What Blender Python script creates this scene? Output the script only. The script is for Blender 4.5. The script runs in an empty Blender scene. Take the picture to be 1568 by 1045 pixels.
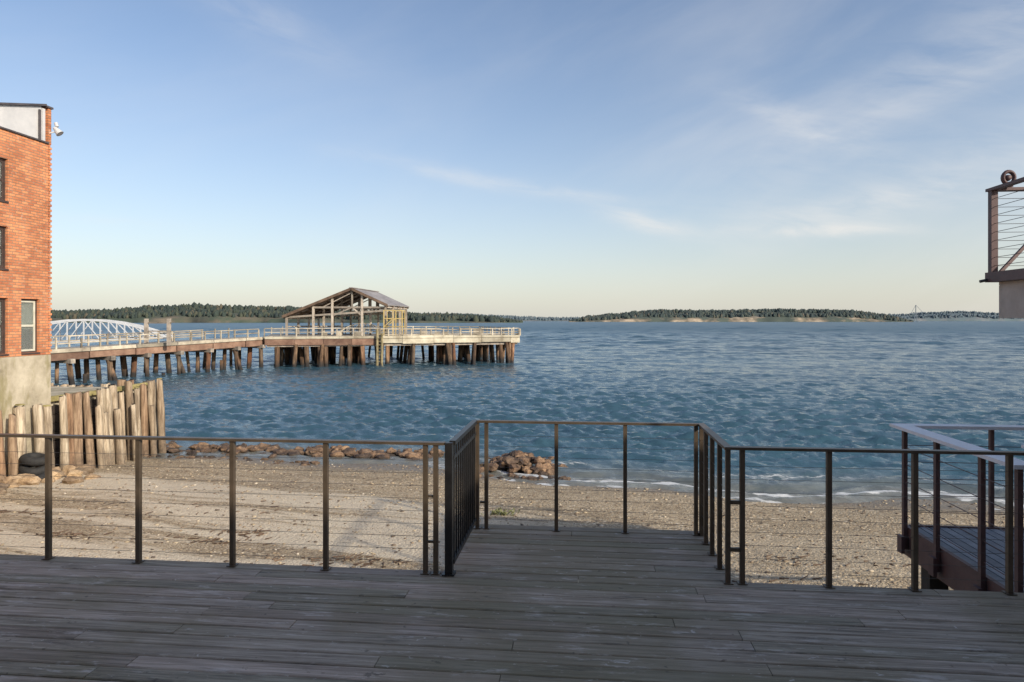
import bpy, math, random, bmesh
import numpy as np
from mathutils import Vector, Matrix, noise as mnoise
random.seed(7); rng=np.random.default_rng(7)
S=bpy.context.scene
ROT=math.radians(-5.88)
cR,sR=math.cos(ROT),math.sin(ROT)
def D(u,v,z=0): return Vector((u*cR-v*sR, u*sR+v*cR, z))
# ------------------------------------------------------------------ nodes
class NT:
    def __init__(s,name):
        s.m=bpy.data.materials.new(name); s.m.use_nodes=True
        s.t=s.m.node_tree; s.b=s.t.nodes['Principled BSDF']
        s.co=None
    def n(s,ty,**kw):
        nd=s.t.nodes.new(ty)
        for k,v in kw.items(): setattr(nd,k,v)
        return nd
    def set(s,sock,val):
        if isinstance(val,bpy.types.NodeSocket): s.t.links.new(val,sock)
        elif val is not None:
            if isinstance(val,(tuple,list)) and len(val)==3 and sock.type=='RGBA': val=(*val,1)
            sock.default_value=val
    def M(s,op,a,b=None,c=None,clamp=False):
        nd=s.n('ShaderNodeMath',operation=op); nd.use_clamp=clamp
        s.set(nd.inputs[0],a); s.set(nd.inputs[1],b)
        if c is not None: s.set(nd.inputs[2],c)
        return nd.outputs[0]
    def obj(s):
        if not s.co: s.co=s.n('ShaderNodeTexCoord').outputs['Object']
        return s.co
    def map(s,scale=(1,1,1),loc=(0,0,0),rot=(0,0,0),vec=None):
        nd=s.n('ShaderNodeMapping'); s.set(nd.inputs[0],vec or s.obj())
        nd.inputs['Scale'].default_value=scale; nd.inputs['Location'].default_value=loc; nd.inputs['Rotation'].default_value=rot
        return nd.outputs[0]
    def rmap(s,scale,ang,loc=(0,0,0)):   # rotate first, then scale (so streaks follow the rotated axis)
        return s.map(scale,loc,(0,0,0),vec=s.map((1,1,1),(0,0,0),(0,0,ang)))
    def noise(s,scale,vec=None,detail=4,rough=.55,dist=0):
        nd=s.n('ShaderNodeTexNoise'); s.set(nd.inputs['Vector'],vec or s.obj())
        nd.inputs['Scale'].default_value=scale; nd.inputs['Detail'].default_value=detail
        nd.inputs['Roughness'].default_value=rough; nd.inputs['Distortion'].default_value=dist
        return nd.outputs['Fac']
    def vor(s,scale,vec=None,out='Color',feature='F1'):
        nd=s.n('ShaderNodeTexVoronoi',feature=feature); s.set(nd.inputs['Vector'],vec or s.obj()); nd.inputs['Scale'].default_value=scale
        return nd.outputs[out]
    def ramp(s,fac,stops):
        nd=s.n('ShaderNodeValToRGB'); s.set(nd.inputs[0],fac)
        e=nd.color_ramp.elements
        while len(e)<len(stops): e.new(.5)
        for i,(p,c) in enumerate(stops):
            e[i].position=p; e[i].color=(*c,1) if len(c)==3 else c
        return nd.outputs[0]
    def step(s,x,a,b):
        nd=s.n('ShaderNodeMapRange'); s.set(nd.inputs[0],x); nd.inputs[1].default_value=a; nd.inputs[2].default_value=b
        nd.interpolation_type='SMOOTHSTEP'
        return nd.outputs[0]
    def mix(s,f,a,b,mode='MIX'):
        nd=s.n('ShaderNodeMix',data_type='RGBA',blend_type=mode)
        s.set(nd.inputs[0],f); s.set(nd.inputs[6],a); s.set(nd.inputs[7],b); return nd.outputs[2]
    def attr(s,name='rnd'):
        return s.n('ShaderNodeAttribute',attribute_name=name).outputs['Fac']
    def sep(s,vec=None):
        nd=s.n('ShaderNodeSeparateXYZ'); s.set(nd.inputs[0],vec or s.obj()); return nd.outputs
    def comb(s,x,y,z):
        nd=s.n('ShaderNodeCombineXYZ'); s.set(nd.inputs[0],x); s.set(nd.inputs[1],y); s.set(nd.inputs[2],z); return nd.outputs[0]
    def bump(s,h,strength=.5,dist=.02,normal=None):
        nd=s.n('ShaderNodeBump'); s.set(nd.inputs['Height'],h); nd.inputs['Strength'].default_value=strength; nd.inputs['Distance'].default_value=dist
        if normal: s.set(nd.inputs['Normal'],normal)
        return nd.outputs[0]
    def out(s,col=None,rough=None,normal=None,metal=None,spec=None):
        if col is not None: s.set(s.b.inputs['Base Color'],col)
        if rough is not None: s.set(s.b.inputs['Roughness'],rough)
        if normal is not None: s.set(s.b.inputs['Normal'],normal)
        if metal is not None: s.set(s.b.inputs['Metallic'],metal)
        if spec is not None: s.set(s.b.inputs['Specular IOR Level'],spec)
        return s.m
def noisy(name,c1,c2,scale=3,rough=.7,bumpd=.005,metal=0,vec=(1,1,1),bs=20,rnd=0):
    t=NT(name); v=t.map(vec)
    f=t.noise(scale,v,4,.65)
    col=t.ramp(f,[(.3,c1),(.7,c2)])
    if rnd:
        k=t.M('MULTIPLY_ADD',t.attr(),rnd,1-rnd/2)
        col=t.mix(1,col,t.comb(k,k,k),'MULTIPLY')
    return t.out(col,rough,t.bump(t.noise(bs,v,3,.7),.6,bumpd),metal)
# ------------------------------------------------------------------ mesh builder
class MB:
    def __init__(s): s.v=[];s.f=[];s.m=[];s.r=[];s.mi=0;s.rv=0.5;s.auto=True
    def add(s,vs,fs):
        o=len(s.v); s.v+= [tuple(p) for p in vs]
        if s.auto: s.rv=random.random()
        for f in fs: s.f.append(tuple(i+o for i in f)); s.m.append(s.mi); s.r.append(s.rv)
    def hexa(s,p):
        s.add(p,[(0,3,2,1),(4,5,6,7),(0,1,5,4),(1,2,6,5),(2,3,7,6),(3,0,4,7)])
    def box(s,a,b):
        x0,y0,z0=[min(a[i],b[i]) for i in range(3)];x1,y1,z1=[max(a[i],b[i]) for i in range(3)]
        s.hexa([(x0,y0,z0),(x1,y0,z0),(x1,y1,z0),(x0,y1,z0),(x0,y0,z1),(x1,y0,z1),(x1,y1,z1),(x0,y1,z1)])
    def bar(s,p,q,w,h,up=(0,0,1)):
        p=Vector(p);q=Vector(q);d=(q-p).normalized();up=Vector(up)
        if abs(d.dot(up))>.98: up=Vector((0,1,0))
        a=d.cross(up).normalized();b=a.cross(d).normalized()
        a*=w/2;b*=h/2
        s.hexa([p-a-b,p+a-b,p+a+b,p-a+b,q-a-b,q+a-b,q+a+b,q-a+b])
    def cyl(s,p,q,r1,r2=None,n=10,segs=1,wob=0):
        r2=r1 if r2 is None else r2
        p=Vector(p);q=Vector(q);d=(q-p).normalized()
        up=Vector((0,0,1)) if abs(d.z)<.9 else Vector((1,0,0))
        a=d.cross(up).normalized();b=d.cross(a)
        vs=[];ph=random.random()*9
        for i in range(segs+1):
            t=i/segs;c=p.lerp(q,t);r=r1+(r2-r1)*t
            for k in range(n):
                an=2*math.pi*k/n
                rr=r*(1+wob*mnoise.noise(Vector((math.cos(an)*1.3+ph,math.sin(an)*1.3,t*3+ph)))*2)
                vs.append(c+a*math.cos(an)*rr+b*math.sin(an)*rr)
        if wob and segs>1:
            for k in range(n): 
                o=segs*n+k; vs[o]=vs[o]+d*random.uniform(-.06,.05)
        fs=[(i*n+k,i*n+(k+1)%n,(i+1)*n+(k+1)%n,(i+1)*n+k) for i in range(segs) for k in range(n)]
        fs.append(tuple(range(n))[::-1]);fs.append(tuple(segs*n+k for k in range(n)))
        s.add(vs,fs)
    def rock(s,c,r,flat=.7,sub=2,rough=.35):
        vs,fs=ICO[sub]
        ph=Vector((random.random()*50,random.random()*50,0));sx,sy=random.uniform(.75,1.3),random.uniform(.75,1.3);an=random.random()*6.3
        out=[]
        for p in vs:
            k=1+rough*mnoise.noise(p*1.1+ph)*1.8+rough*.7*mnoise.noise(p*2.7+ph)
            q=Vector((p.x*sx*k,p.y*sy*k,p.z*flat*k))*r
            out.append(Vector(c)+Vector((q.x*math.cos(an)-q.y*math.sin(an),q.x*math.sin(an)+q.y*math.cos(an),q.z)))
        s.add(out,fs)
    def make(s,name,mats,parent=None,smooth=False,rot=0):
        me=bpy.data.meshes.new(name); me.from_pydata(s.v,[],s.f)
        for m in mats: me.materials.append(m)
        me.polygons.foreach_set('material_index',s.m)
        at=me.attributes.new('rnd','FLOAT','FACE'); at.data.foreach_set('value',s.r)
        if smooth: me.polygons.foreach_set('use_smooth',[True]*len(s.f))
        me.update()
        o=bpy.data.objects.new(name,me); S.collection.objects.link(o)
        if parent: o.parent=parent
        else: o.rotation_euler[2]=rot
        return o
ICO={}
for sub in (1,2,3):
    bm=bmesh.new(); bmesh.ops.create_icosphere(bm,subdivisions=sub,radius=1)
    ICO[sub]=([v.co.copy() for v in bm.verts],[tuple(v.index for v in f.verts) for f in bm.faces]); bm.free()
def empty(name,rot=ROT,loc=(0,0,0)):
    e=bpy.data.objects.new(name,None); S.collection.objects.link(e); e.rotation_euler[2]=rot; e.location=loc; e.empty_display_size=.5; return e
def np_mesh(name,V,F,mats,smooth=True,rnd=None):
    me=bpy.data.meshes.new(name); V=np.asarray(V,dtype=np.float32);F=np.asarray(F,dtype=np.int32)
    k=F.shape[1]
    me.vertices.add(len(V)); me.vertices.foreach_set('co',V.ravel())
    me.loops.add(F.size); me.loops.foreach_set('vertex_index',F.ravel())
    me.polygons.add(len(F)); me.polygons.foreach_set('loop_start',np.arange(0,F.size,k,dtype=np.int32))
    me.update(calc_edges=True)
    if smooth: me.polygons.foreach_set('use_smooth',np.ones(len(F),dtype=bool))
    for m in mats: me.materials.append(m)
    if rnd is not None:
        at=me.attributes.new('rnd','FLOAT','FACE'); at.data.foreach_set('value',np.asarray(rnd,dtype=np.float32))
    o=bpy.data.objects.new(name,me); S.collection.objects.link(o); return o
def grid_faces(nr,nc):
    i=np.arange(nr-1)[:,None]*nc+np.arange(nc-1)[None,:]
    i=i.ravel(); return np.stack([i,i+1,i+nc+1,i+nc],1)

# ------------------------------------------------------------------ materials
def wood_deck():
    t=NT('weathered_deck_wood'); r=t.attr()
    off=t.M('MULTIPLY',r,40)
    xyz=t.sep(); v=t.comb(t.M('ADD',xyz[0],off),xyz[1],t.M('MULTIPLY',r,17))
    g=t.noise(1,t.map((1.6,45,1),vec=v),6,.7,.4)
    g2=t.noise(1,t.map((5,140,1),vec=v),3,.75)
    big=t.noise(.55,t.obj(),4,.6)
    base=t.ramp(g,[(.28,(.155,.132,.105)),(.48,(.36,.31,.258)),(.70,(.60,.53,.455))])
    tint=t.ramp(r,[(0,(.82,.80,.80)),(.3,(1.08,1.03,.98)),(.55,(.78,.79,.70)),(.8,(1.18,1.10,1.05)),(1,(.60,.56,.51))])
    col=t.mix(1,base,tint,'MULTIPLY')
    moss=t.M('MULTIPLY',t.step(big,.42,.62),.6)
    col=t.mix(moss,col,(.225,.19,.108))
    st=t.step(t.noise(1,t.map((2.5,12,1),vec=v),5,.72),.56,.70)
    col=t.mix(t.M('MULTIPLY',st,.6),col,(.70,.63,.56))
    dk=t.step(t.noise(1,t.map((1.8,11,1),loc=(7,3,0),vec=v),6,.75),.54,.70)
    col=t.mix(t.M('MULTIPLY',dk,.65),col,(.105,.088,.070))
    sc=t.step(t.noise(1,t.map((9,22,1),loc=(2,9,0)),4,.7,1.0),.64,.70)
    col=t.mix(t.M('MULTIPLY',sc,.5),col,(.78,.73,.67))
    sp=t.step(t.noise(11,None,3,.6),.66,.72)
    col=t.mix(t.M('MULTIPLY',sp,.55),col,(.08,.066,.05))
    h=t.M('ADD',t.M('MULTIPLY',g,.6),t.M('MULTIPLY',g2,.5))
    return t.out(col,t.M('MULTIPLY_ADD',g,.3,.6),t.bump(h,.8,.005),spec=.25)
M_deck=wood_deck()
M_frame=noisy('deck_joist_wood',(.02,.017,.013),(.05,.04,.032),4,.8)
M_rail=noisy('bronze_powder_coat',(.080,.058,.038),(.14,.102,.068),6,.42,.0008,.2,bs=90)
M_black=noisy('black_powder_coat',(.012,.011,.011),(.026,.024,.023),6,.38,.0006,.1,bs=90)
M_cable=noisy('steel_cable',(.06,.055,.05),(.12,.11,.10),30,.4,.0002,.6)
M_alu=noisy('pale_metal_cap',(.74,.74,.78),(.85,.85,.88),5,.45,.0005,.1)
M_plum=noisy('plum_brown_paint',(.085,.046,.044),(.14,.078,.070),5,.55,.001)
M_soffit=noisy('plywood_soffit',(.36,.30,.25),(.55,.48,.42),2.5,.7)
M_grey=noisy('grey_deckboard',(.14,.155,.18),(.26,.28,.31),5,.6,.002,rnd=.7)

def brick():
    t=NT('red_brick'); x=t.sep()
    v=t.comb(t.M('ADD',x[0],x[1]),x[2],0)
    b=t.n('ShaderNodeTexBrick'); t.set(b.inputs['Vector'],v)
    for k,val in {'Scale':1,'Mortar Size':.009,'Mortar Smooth':.2,'Bias':-.1,'Brick Width':.21,'Row Height':.076}.items(): b.inputs[k].default_value=val
    b.inputs['Color1'].default_value=(.76,.31,.135,1); b.inputs['Color2'].default_value=(.48,.155,.070,1); b.inputs['Mortar'].default_value=(.35,.23,.15,1)
    n=t.noise(1.2,None,5,.65); col=t.mix(1,b.outputs['Color'],t.ramp(n,[(.3,(.72,.66,.62)),(.55,(1,1,1)),(.75,(1.25,1.25,1.2))]),'MULTIPLY')
    sp=t.step(t.noise(6,None,5,.75),.56,.72)
    col=t.mix(t.M('MULTIPLY',sp,.5),col,(.66,.50,.37))
    h=t.M('SUBTRACT',t.M('MULTIPLY',t.noise(40,None,3),.3),b.outputs['Fac'])
    return t.out(col,.85,t.bump(h,.9,.014))
M_brick=brick()
def conc():
    t=NT('stained_concrete')
    n=t.noise(1.4,None,7,.65); c=t.ramp(n,[(.3,(.24,.20,.14)),(.5,(.45,.39,.28)),(.68,(.60,.53,.40))])
    y=t.step(t.noise(2.3,t.map((1,1,.35)),5,.6),.50,.66); c=t.mix(t.M('MULTIPLY',y,.7),c,(.25,.215,.09))
    return t.out(c,.9,t.bump(t.noise(14,None,5,.7),.7,.02))
M_conc=conc()
M_white=noisy('white_painted_metal',(.50,.50,.50),(.64,.63,.62),2,.5,.002)
M_gangw=noisy('pale_aluminium_truss',(.50,.51,.52),(.66,.67,.67),1,.5,.002)
M_coping=noisy('dark_coping',(.05,.045,.05),(.10,.085,.085),3,.5,.001)
M_winframe=noisy('dark_window_frame',(.05,.035,.03),(.09,.06,.05),5,.5,.001)
M_sash=noisy('cream_sash',(.55,.53,.42),(.7,.68,.56),5,.5,.001)
t=NT('window_glass'); M_glass=t.out(t.ramp(t.noise(1.5),[(.3,(.02,.025,.02)),(.7,(.05,.06,.05))]),.04,spec=.8)
M_curtain=noisy('curtain',(.35,.34,.30),(.6,.58,.5),6,.9,.004,vec=(1,12,1))

def piling():
    t=NT('bleached_piling'); r=t.attr()
    v=t.map((9,9,.9)); n=t.noise(1,v,6,.7,.3)
    c=t.ramp(n,[(.28,(.08,.055,.038)),(.44,(.31,.25,.18)),(.60,(.58,.50,.38)),(.8,(.74,.67,.55))])
    k=t.ramp(r,[(0,(.46,.37,.30)),(.3,(.9,.85,.78)),(.5,(.66,.46,.34)),(.75,(.98,.95,.9)),(1,(1.12,1.08,1.02))]); c=t.mix(1,c,k,'MULTIPLY')
    z=t.sep()[2]
    wet=t.step(t.M('ADD',z,t.M('MULTIPLY',t.noise(2.5),1.4)),1.85,.85)
    c=t.mix(t.M('MULTIPLY',wet,.72),c,t.ramp(t.noise(12),[(.35,(.05,.036,.028)),(.7,(.21,.15,.10))]))
    return t.out(c,.85,t.bump(t.noise(1,t.map((40,40,2.5)),5,.7),1,.02))
M_pile=piling()
def pierpile():
    t=NT('pier_pile_wood'); r=t.attr()
    n=t.noise(1,t.map((4,4,.7)),5,.7,.3)
    c=t.ramp(n,[(.3,(.045,.032,.024)),(.5,(.19,.13,.085)),(.72,(.44,.34,.24))])
    k=t.ramp(r,[(0,(.30,.25,.22)),(.35,(.8,.66,.52)),(.65,(.5,.5,.48)),(.85,(.75,.45,.3)),(1,(1.35,1.25,1.1))]); c=t.mix(1,c,k,'MULTIPLY')
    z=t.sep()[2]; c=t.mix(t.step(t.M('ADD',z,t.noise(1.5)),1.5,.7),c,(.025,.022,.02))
    return t.out(c,.9,t.bump(n,.7,.05))
M_ppile=pierpile()
M_lichen=noisy('lichen_timber',(.22,.18,.06),(.44,.38,.17),5,.9,.01,rnd=.5)
M_plank=noisy('weathered_plank',(.15,.125,.10),(.42,.36,.29),2,.85,.01,vec=(1,1,1),rnd=.7)
M_rust=noisy('rusty_fascia',(.12,.060,.040),(.32,.20,.135),.9,.85,.02,rnd=.6)
M_cream=noisy('cream_painted_timber',(.30,.25,.17),(.72,.66,.50),.7,.8,.01,rnd=.5)
M_prail=noisy('weathered_rail_timber',(.20,.165,.12),(.52,.46,.35),.9,.85,.01,rnd=.8)
M_pierdeck=noisy('pier_deck',(.22,.2,.17),(.38,.34,.28),.8,.9,.02)
M_roof=noisy('grey_metal_roof',(.20,.18,.17),(.36,.33,.31),.8,.6,.01,vec=(1,.3,1))
M_dkwood=noisy('dark_timber',(.07,.045,.03),(.18,.12,.08),1.5,.85,.01,rnd=.5)
M_shadowwood=noisy('gap_shade_timber',(.018,.014,.011),(.05,.037,.028),2,.9,.01,rnd=.5)  # near-black colour paints the shade seen between the bulkhead pilings
M_ylw=noisy('ochre_paint',(.36,.26,.10),(.55,.42,.17),2,.7,.003,rnd=.5)
def rockm(name,a,b,c):
    t=NT(name); r=t.attr(); n=t.noise(3,None,6,.7)
    col=t.ramp(n,[(.3,a),(.5,b),(.72,c)])
    col=t.mix(1,col,t.ramp(r,[(0,(.35,.35,.38)),(.5,(1,.88,.76)),(1,(1.4,1.25,1.05))]),'MULTIPLY')
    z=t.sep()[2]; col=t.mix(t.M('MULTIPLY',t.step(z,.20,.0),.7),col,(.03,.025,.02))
    return t.out(col,.75,t.bump(t.noise(10,None,5,.7),1,.06))
M_rock=rockm('shore_rock',(.050,.036,.027),(.19,.13,.088),(.42,.31,.205))
M_rubber=noisy('tire_rubber',(.012,.012,.012),(.035,.033,.03),8,.8,.003)

# ------------------------------------------------------------------ ground (beach + seabed, one sheet)
def shore(x,y): return y+.30*x-21.0+ .5*np.sin(x*.35)+.35*np.sin(x*.9+1)
def ground_z(x,y):
    s=shore(x,y)
    z=np.where(s<0,-s*.075,-s*.10)
    z=np.clip(z,-8,2.0)
    z=z+.05*np.sin(x*.6+y*.35)*np.sin(y*.8-x*.2)*np.clip(-s/3,0,1)+.02*np.sin(x*2.1+y*1.3)*np.clip(-s/3,0,1)
    return z
def axis(fine0,fine1,step,far,k=1.25):
    a=list(np.arange(fine0,fine1,step)); d=step; p=a[-1]
    while p<far: d*=k; p+=d; a.append(p)
    d=step; p=a[0]; b=[]
    while p>-far: d*=k; p-=d; b.append(p)
    return np.array(b[::-1]+a)
xs=axis(-22,22,.12,9000); ys=axis(4,28,.12,9000)
X,Y=np.meshgrid(xs,ys); Z=ground_z(X,Y)
V=np.stack([X,Y,Z],-1).reshape(-1,3)
t=NT('pebble_beach'); x=t.sep()
s_=t.M('SUBTRACT',t.M('ADD',x[1],t.M('MULTIPLY',x[0],.30)),21.0)
wob=t.M('MULTIPLY',t.M('SUBTRACT',t.noise(.45,None,4),.5),2.2)
sw=t.M('ADD',s_,wob)
pc=t.sep(t.vor(17)); pc2=t.sep(t.vor(42))
peb=t.ramp(pc[0],[(0,(.10,.074,.048)),(.3,(.29,.22,.135)),(.6,(.42,.32,.20)),(.88,(.54,.43,.28)),(1,(.74,.64,.48))])
peb2=t.ramp(pc2[1],[(0,(.13,.095,.06)),(.4,(.34,.255,.155)),(.8,(.48,.375,.235)),(1,(.66,.56,.41))])
f=t.step(t.noise(1.1,None,5,.65),.40,.58)
col=t.mix(f,peb,peb2)
br=t.noise(1,t.rmap((.25,1.3,1),.29,(5,5,0)),5,.65)
col=t.mix(1,col,t.ramp(br,[(.3,(.74,.72,.68)),(.55,(1,1,1)),(.75,(1.2,1.19,1.15))]),'MULTIPLY')
st=t.noise(1,t.rmap((.10,.9,1),.29),6,.68,.35)
band=t.step(sw,-3.0,-5.4)
sandf=t.M('MULTIPLY',t.step(st,.43,.54),band)
sandf=t.M('MULTIPLY',sandf,t.M('MULTIPLY_ADD',t.step(x[0],3,-3),.75,.25))
sand=t.ramp(t.noise(22,None,6,.75),[(.3,(.50,.41,.28)),(.5,(.66,.56,.41)),(.7,(.80,.72,.55))])
col=t.mix(t.M('MULTIPLY',sandf,.85),col,sand)
wr=t.M('MULTIPLY',t.step(t.noise(1,t.rmap((1.0,3.8,1),.29,(3,1,0)),6,.75,.6),.57,.66),t.step(sw,-1.5,-3.5))
col=t.mix(t.M('MULTIPLY',wr,.5),col,(.15,.11,.068))
wet=t.step(sw,-1.7,-.3)
col=t.mix(t.M('MULTIPLY',wet,.6),col,(.088,.066,.046))
h=t.M('ADD',t.vor(17,out='Distance'),t.M('MULTIPLY',t.vor(42,out='Distance'),.5))
h=t.M('SUBTRACT',t.M('MULTIPLY',t.noise(3,None,5,.6),1.5),h)
rg=t.M('MULTIPLY_ADD',wet,-.45,.88)
t.out(col,rg,t.bump(h,.75,.028))
np_mesh('beach_ground',V,grid_faces(len(ys),len(xs)),[t.m])

N=12000
iv=np.array([tuple(p) for p in ICO[1][0]]);fi=np.array(ICO[1][1])
px=rng.uniform(-15,14,N);py=rng.uniform(7.5,23,N);ok=shore(px,py)<-.1;px=px[ok];py=py[ok];N=len(px)
sz=.009+.020*rng.random(N)**4*1.6
VV=iv[None]*sz[:,None,None]*np.stack([rng.uniform(.8,1.6,N),rng.uniform(.8,1.3,N),rng.uniform(.4,.8,N)],1)[:,None,:]
VV=VV+np.stack([px,py,ground_z(px,py)+sz*.15],1)[:,None,:]
FF=fi[None]+(np.arange(N)*len(iv))[:,None,None]
t=NT('pebble_stone'); r=t.attr(); M_peb=t.out(t.ramp(r,[(0,(.08,.06,.045)),(.4,(.24,.18,.12)),(.75,(.40,.32,.21)),(.95,(.5,.42,.3)),(1,(.68,.61,.5))]),.8)
np_mesh('beach_pebbles',VV.reshape(-1,3),FF.reshape(-1,3),[M_peb],True,np.repeat(rng.random(N),len(fi)))

mb=MB()
for cx,cy,n,sp in [(-2.6,11.2,36,.5),(-5.2,13.2,24,.35),(-8.2,12.6,24,.35),(-5.6,12.6,26,.7),(-3.4,10.7,24,.4),(-11,14.5,22,.6),(4.2,10.5,26,.8),(5.5,12,22,.8),(-6,15,20,1.5),(2,13,18,1.2)]:
    for i in range(n):
        a=cx+random.gauss(0,sp);b=cy+random.gauss(0,sp*.3);z=float(ground_z(np.array(a),np.array(b)))+.012
        an=random.gauss(0,.7);l=random.uniform(.05,.2)
        mb.cyl((a,b,z),(a+l*math.cos(an),b+l*math.sin(an),z+random.uniform(0,.03)),.014,.007,5)
mb.make('driftwood_debris',[M_dkwood])
mb=MB()
for i in range(90):
    a=-.25+random.gauss(0,.16);b=15.4+random.gauss(0,.14); z=float(ground_z(np.array(a),np.array(b)))
    an=random.random()*6.3;l=random.uniform(.05,.14)
    p=Vector((a,b,z));q=p+Vector((l*math.cos(an),l*math.sin(an),random.uniform(.02,.1)));w=Vector((-math.sin(an),math.cos(an),0))*.02
    mb.add([p-w*.3,p+w*.3,q+w,q-w],[(0,1,2,3)])
mb.make('beach_weed',[noisy('weed_leaf',(.12,.14,.05),(.28,.27,.10),9,.7)])

# ------------------------------------------------------------------ water
nr,nc=1150,640
r_=np.exp(np.linspace(math.log(13),math.log(9000),nr)); a_=np.linspace(math.radians(-55),math.radians(55),nc)
Rr,A=np.meshgrid(r_,a_,indexing='ij'); WX=Rr*np.sin(A);WY=Rr*np.cos(A);WZ=np.zeros_like(WX)
sp=np.maximum(Rr*(math.log(9000/13)/nr),Rr*math.radians(110)/nc*.6)
shs=shore(WX,WY)
calm=np.clip((shs+1)/9,.25,1)
wd=math.radians(-104)
gust=.95+.18*np.sin(WX*.07+WY*.045)+.14*np.sin(WX*.031-WY*.06+2)
for i in range(130):
    L=math.exp(rng.uniform(math.log(.30),math.log(2.4))); th=wd+rng.normal(0,.45)
    k=2*math.pi/L; amp=.0098*L**.8*rng.uniform(.6,1.3)/(1+(L/1.3)**2)
    att=np.clip((L/sp-1.5)/1.6,0,1)
    ph=k*(WX*math.cos(th)+WY*math.sin(th))+rng.uniform(0,6.28)+.8*np.sin(WX*.21*(1+i%3)+WY*.17+i)
    WZ+=amp*att*calm*gust*(np.exp(1.1*np.sin(ph))-1.2)
for i in range(50):
    L=math.exp(rng.uniform(math.log(2.4),math.log(26))); th=wd+rng.normal(0,.35)
    att=np.clip((L/sp-1.3)/1.5,0,1)*np.clip((Rr-40)/110,0,1)
    ph=2*math.pi/L*(WX*math.cos(th)+WY*math.sin(th))+rng.uniform(0,6.28)+.7*np.sin(WX*.02+i)
    WZ+=.0050*L*att/(1+(L/10)**2)*(np.exp(1.1*np.sin(ph))-1.2)
for L,am,ph0 in [(1.5,.034,0),(2.3,.036,1.3),(.95,.020,2.2)]:
    wobx=.5*np.sin(WX*.35)+.3*np.sin(WX*.9+1.7)+.25*np.sin(WX*2.3+WY)
    ph=2*math.pi/L*(shs+wobx*.5)+ph0
    WZ+=am*np.exp(-np.clip(shs,0,99)/7)*(np.sin(ph)+.4*np.sin(2*ph+.6))*np.clip((shs+1.5)/2,0,1)
V=np.stack([WX,WY,WZ],-1).reshape(-1,3)
t=NT('sea_water'); x=t.sep()
s_=t.M('SUBTRACT',t.M('ADD',x[1],t.M('MULTIPLY',x[0],.30)),21.0)
s_=t.M('ADD',s_,t.M('ADD',t.M('MULTIPLY',t.M('SINE',t.M('MULTIPLY',x[0],.35)),.5),t.M('MULTIPLY',t.M('SINE',t.M('MULTIPLY_ADD',x[0],.9,1.0)),.35)))
big=t.noise(.012,t.map((1,3.0,1)),5,.6)
deep=t.ramp(big,[(.35,(.032,.078,.110)),(.65,(.050,.108,.143))])
shal=t.ramp(t.noise(1.5),[(.3,(.12,.125,.11)),(.7,(.21,.205,.175))])
col=t.mix(t.step(s_,4,-.3),deep,shal)
w2=t.M('MULTIPLY',t.M('SUBTRACT',t.noise(.55,None,3),.5),2.6)
sf=t.M('ADD',s_,w2)
fn=t.noise(7,t.rmap((.5,2.0,1),.29),7,.78,.5)
def line(c,wd_): 
    d=t.M('ABSOLUTE',t.M('SUBTRACT',sf,c)); return t.step(d,wd_,0)
ln=t.M('ADD',t.M('ADD',line(.45,.42),t.M('MULTIPLY',line(2.3,.3),.6)),t.M('MULTIPLY',line(-.6,.35),.85))
ln=t.M('MULTIPLY',ln,t.M('MULTIPLY_ADD',t.step(x[0],-6,2),.7,.3))
foam=t.step(t.M('ADD',t.M('MULTIPLY',ln,.38),fn),.66,.84)
col=t.mix(t.M('MULTIPLY',foam,.8),col,(.72,.73,.72))
b1=t.noise(1,t.rmap((2.6,7.0,1),.22),5,.68,.25)
b2=t.noise(1,t.rmap((.6,1.9,1),.18),4,.6,.2)
nb=t.bump(b1,.7,.07); nb=t.bump(b2,.3,.2,nb)
t.b.inputs['IOR'].default_value=1.333
dist=t.M('SQRT',t.M('ADD',t.M('MULTIPLY',x[0],x[0]),t.M('MULTIPLY',x[1],x[1])))
rgh=t.M('MULTIPLY_ADD',t.step(dist,30,400),.28,.07)
t.out(col,t.M('ADD',rgh,t.M('MULTIPLY',foam,.5)),nb)
np_mesh('sea_water',V,grid_faces(nr,nc)[:,::-1],[t.m])

# ------------------------------------------------------------------ rocks
mb=MB()
for i in range(95):
    a=random.gauss(0,1);b=random.gauss(0,1)
    cx=.22+a*.66;cy=22.0+b*.8
    hh=max(0,1-((a*a+b*b)/3.2))
    mb.rock((cx,cy,.0+hh*random.uniform(.05,.52)),random.uniform(.09,.22),.72)
for i in range(45): mb.rock((random.uniform(-1.5,1.9),random.uniform(20.4,23.8),-.0),random.uniform(.06,.17),.6)
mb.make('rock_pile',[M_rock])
mb=MB()
for i in range(170):
    a=random.uniform(-13.2,-2.6); b=25.5-.17*(a+13)+random.gauss(0,.4)
    mb.rock((a,b,random.uniform(-.02,.12)),random.uniform(.08,.25),.6)
for i in range(50):
    a=random.uniform(-13.2,-6); b=24.0-.2*(a+13)+random.gauss(0,.4); mb.rock((a,b,.04),random.uniform(.05,.14),.6)
mb.make('shoreline_rocks',[M_rock])

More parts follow.
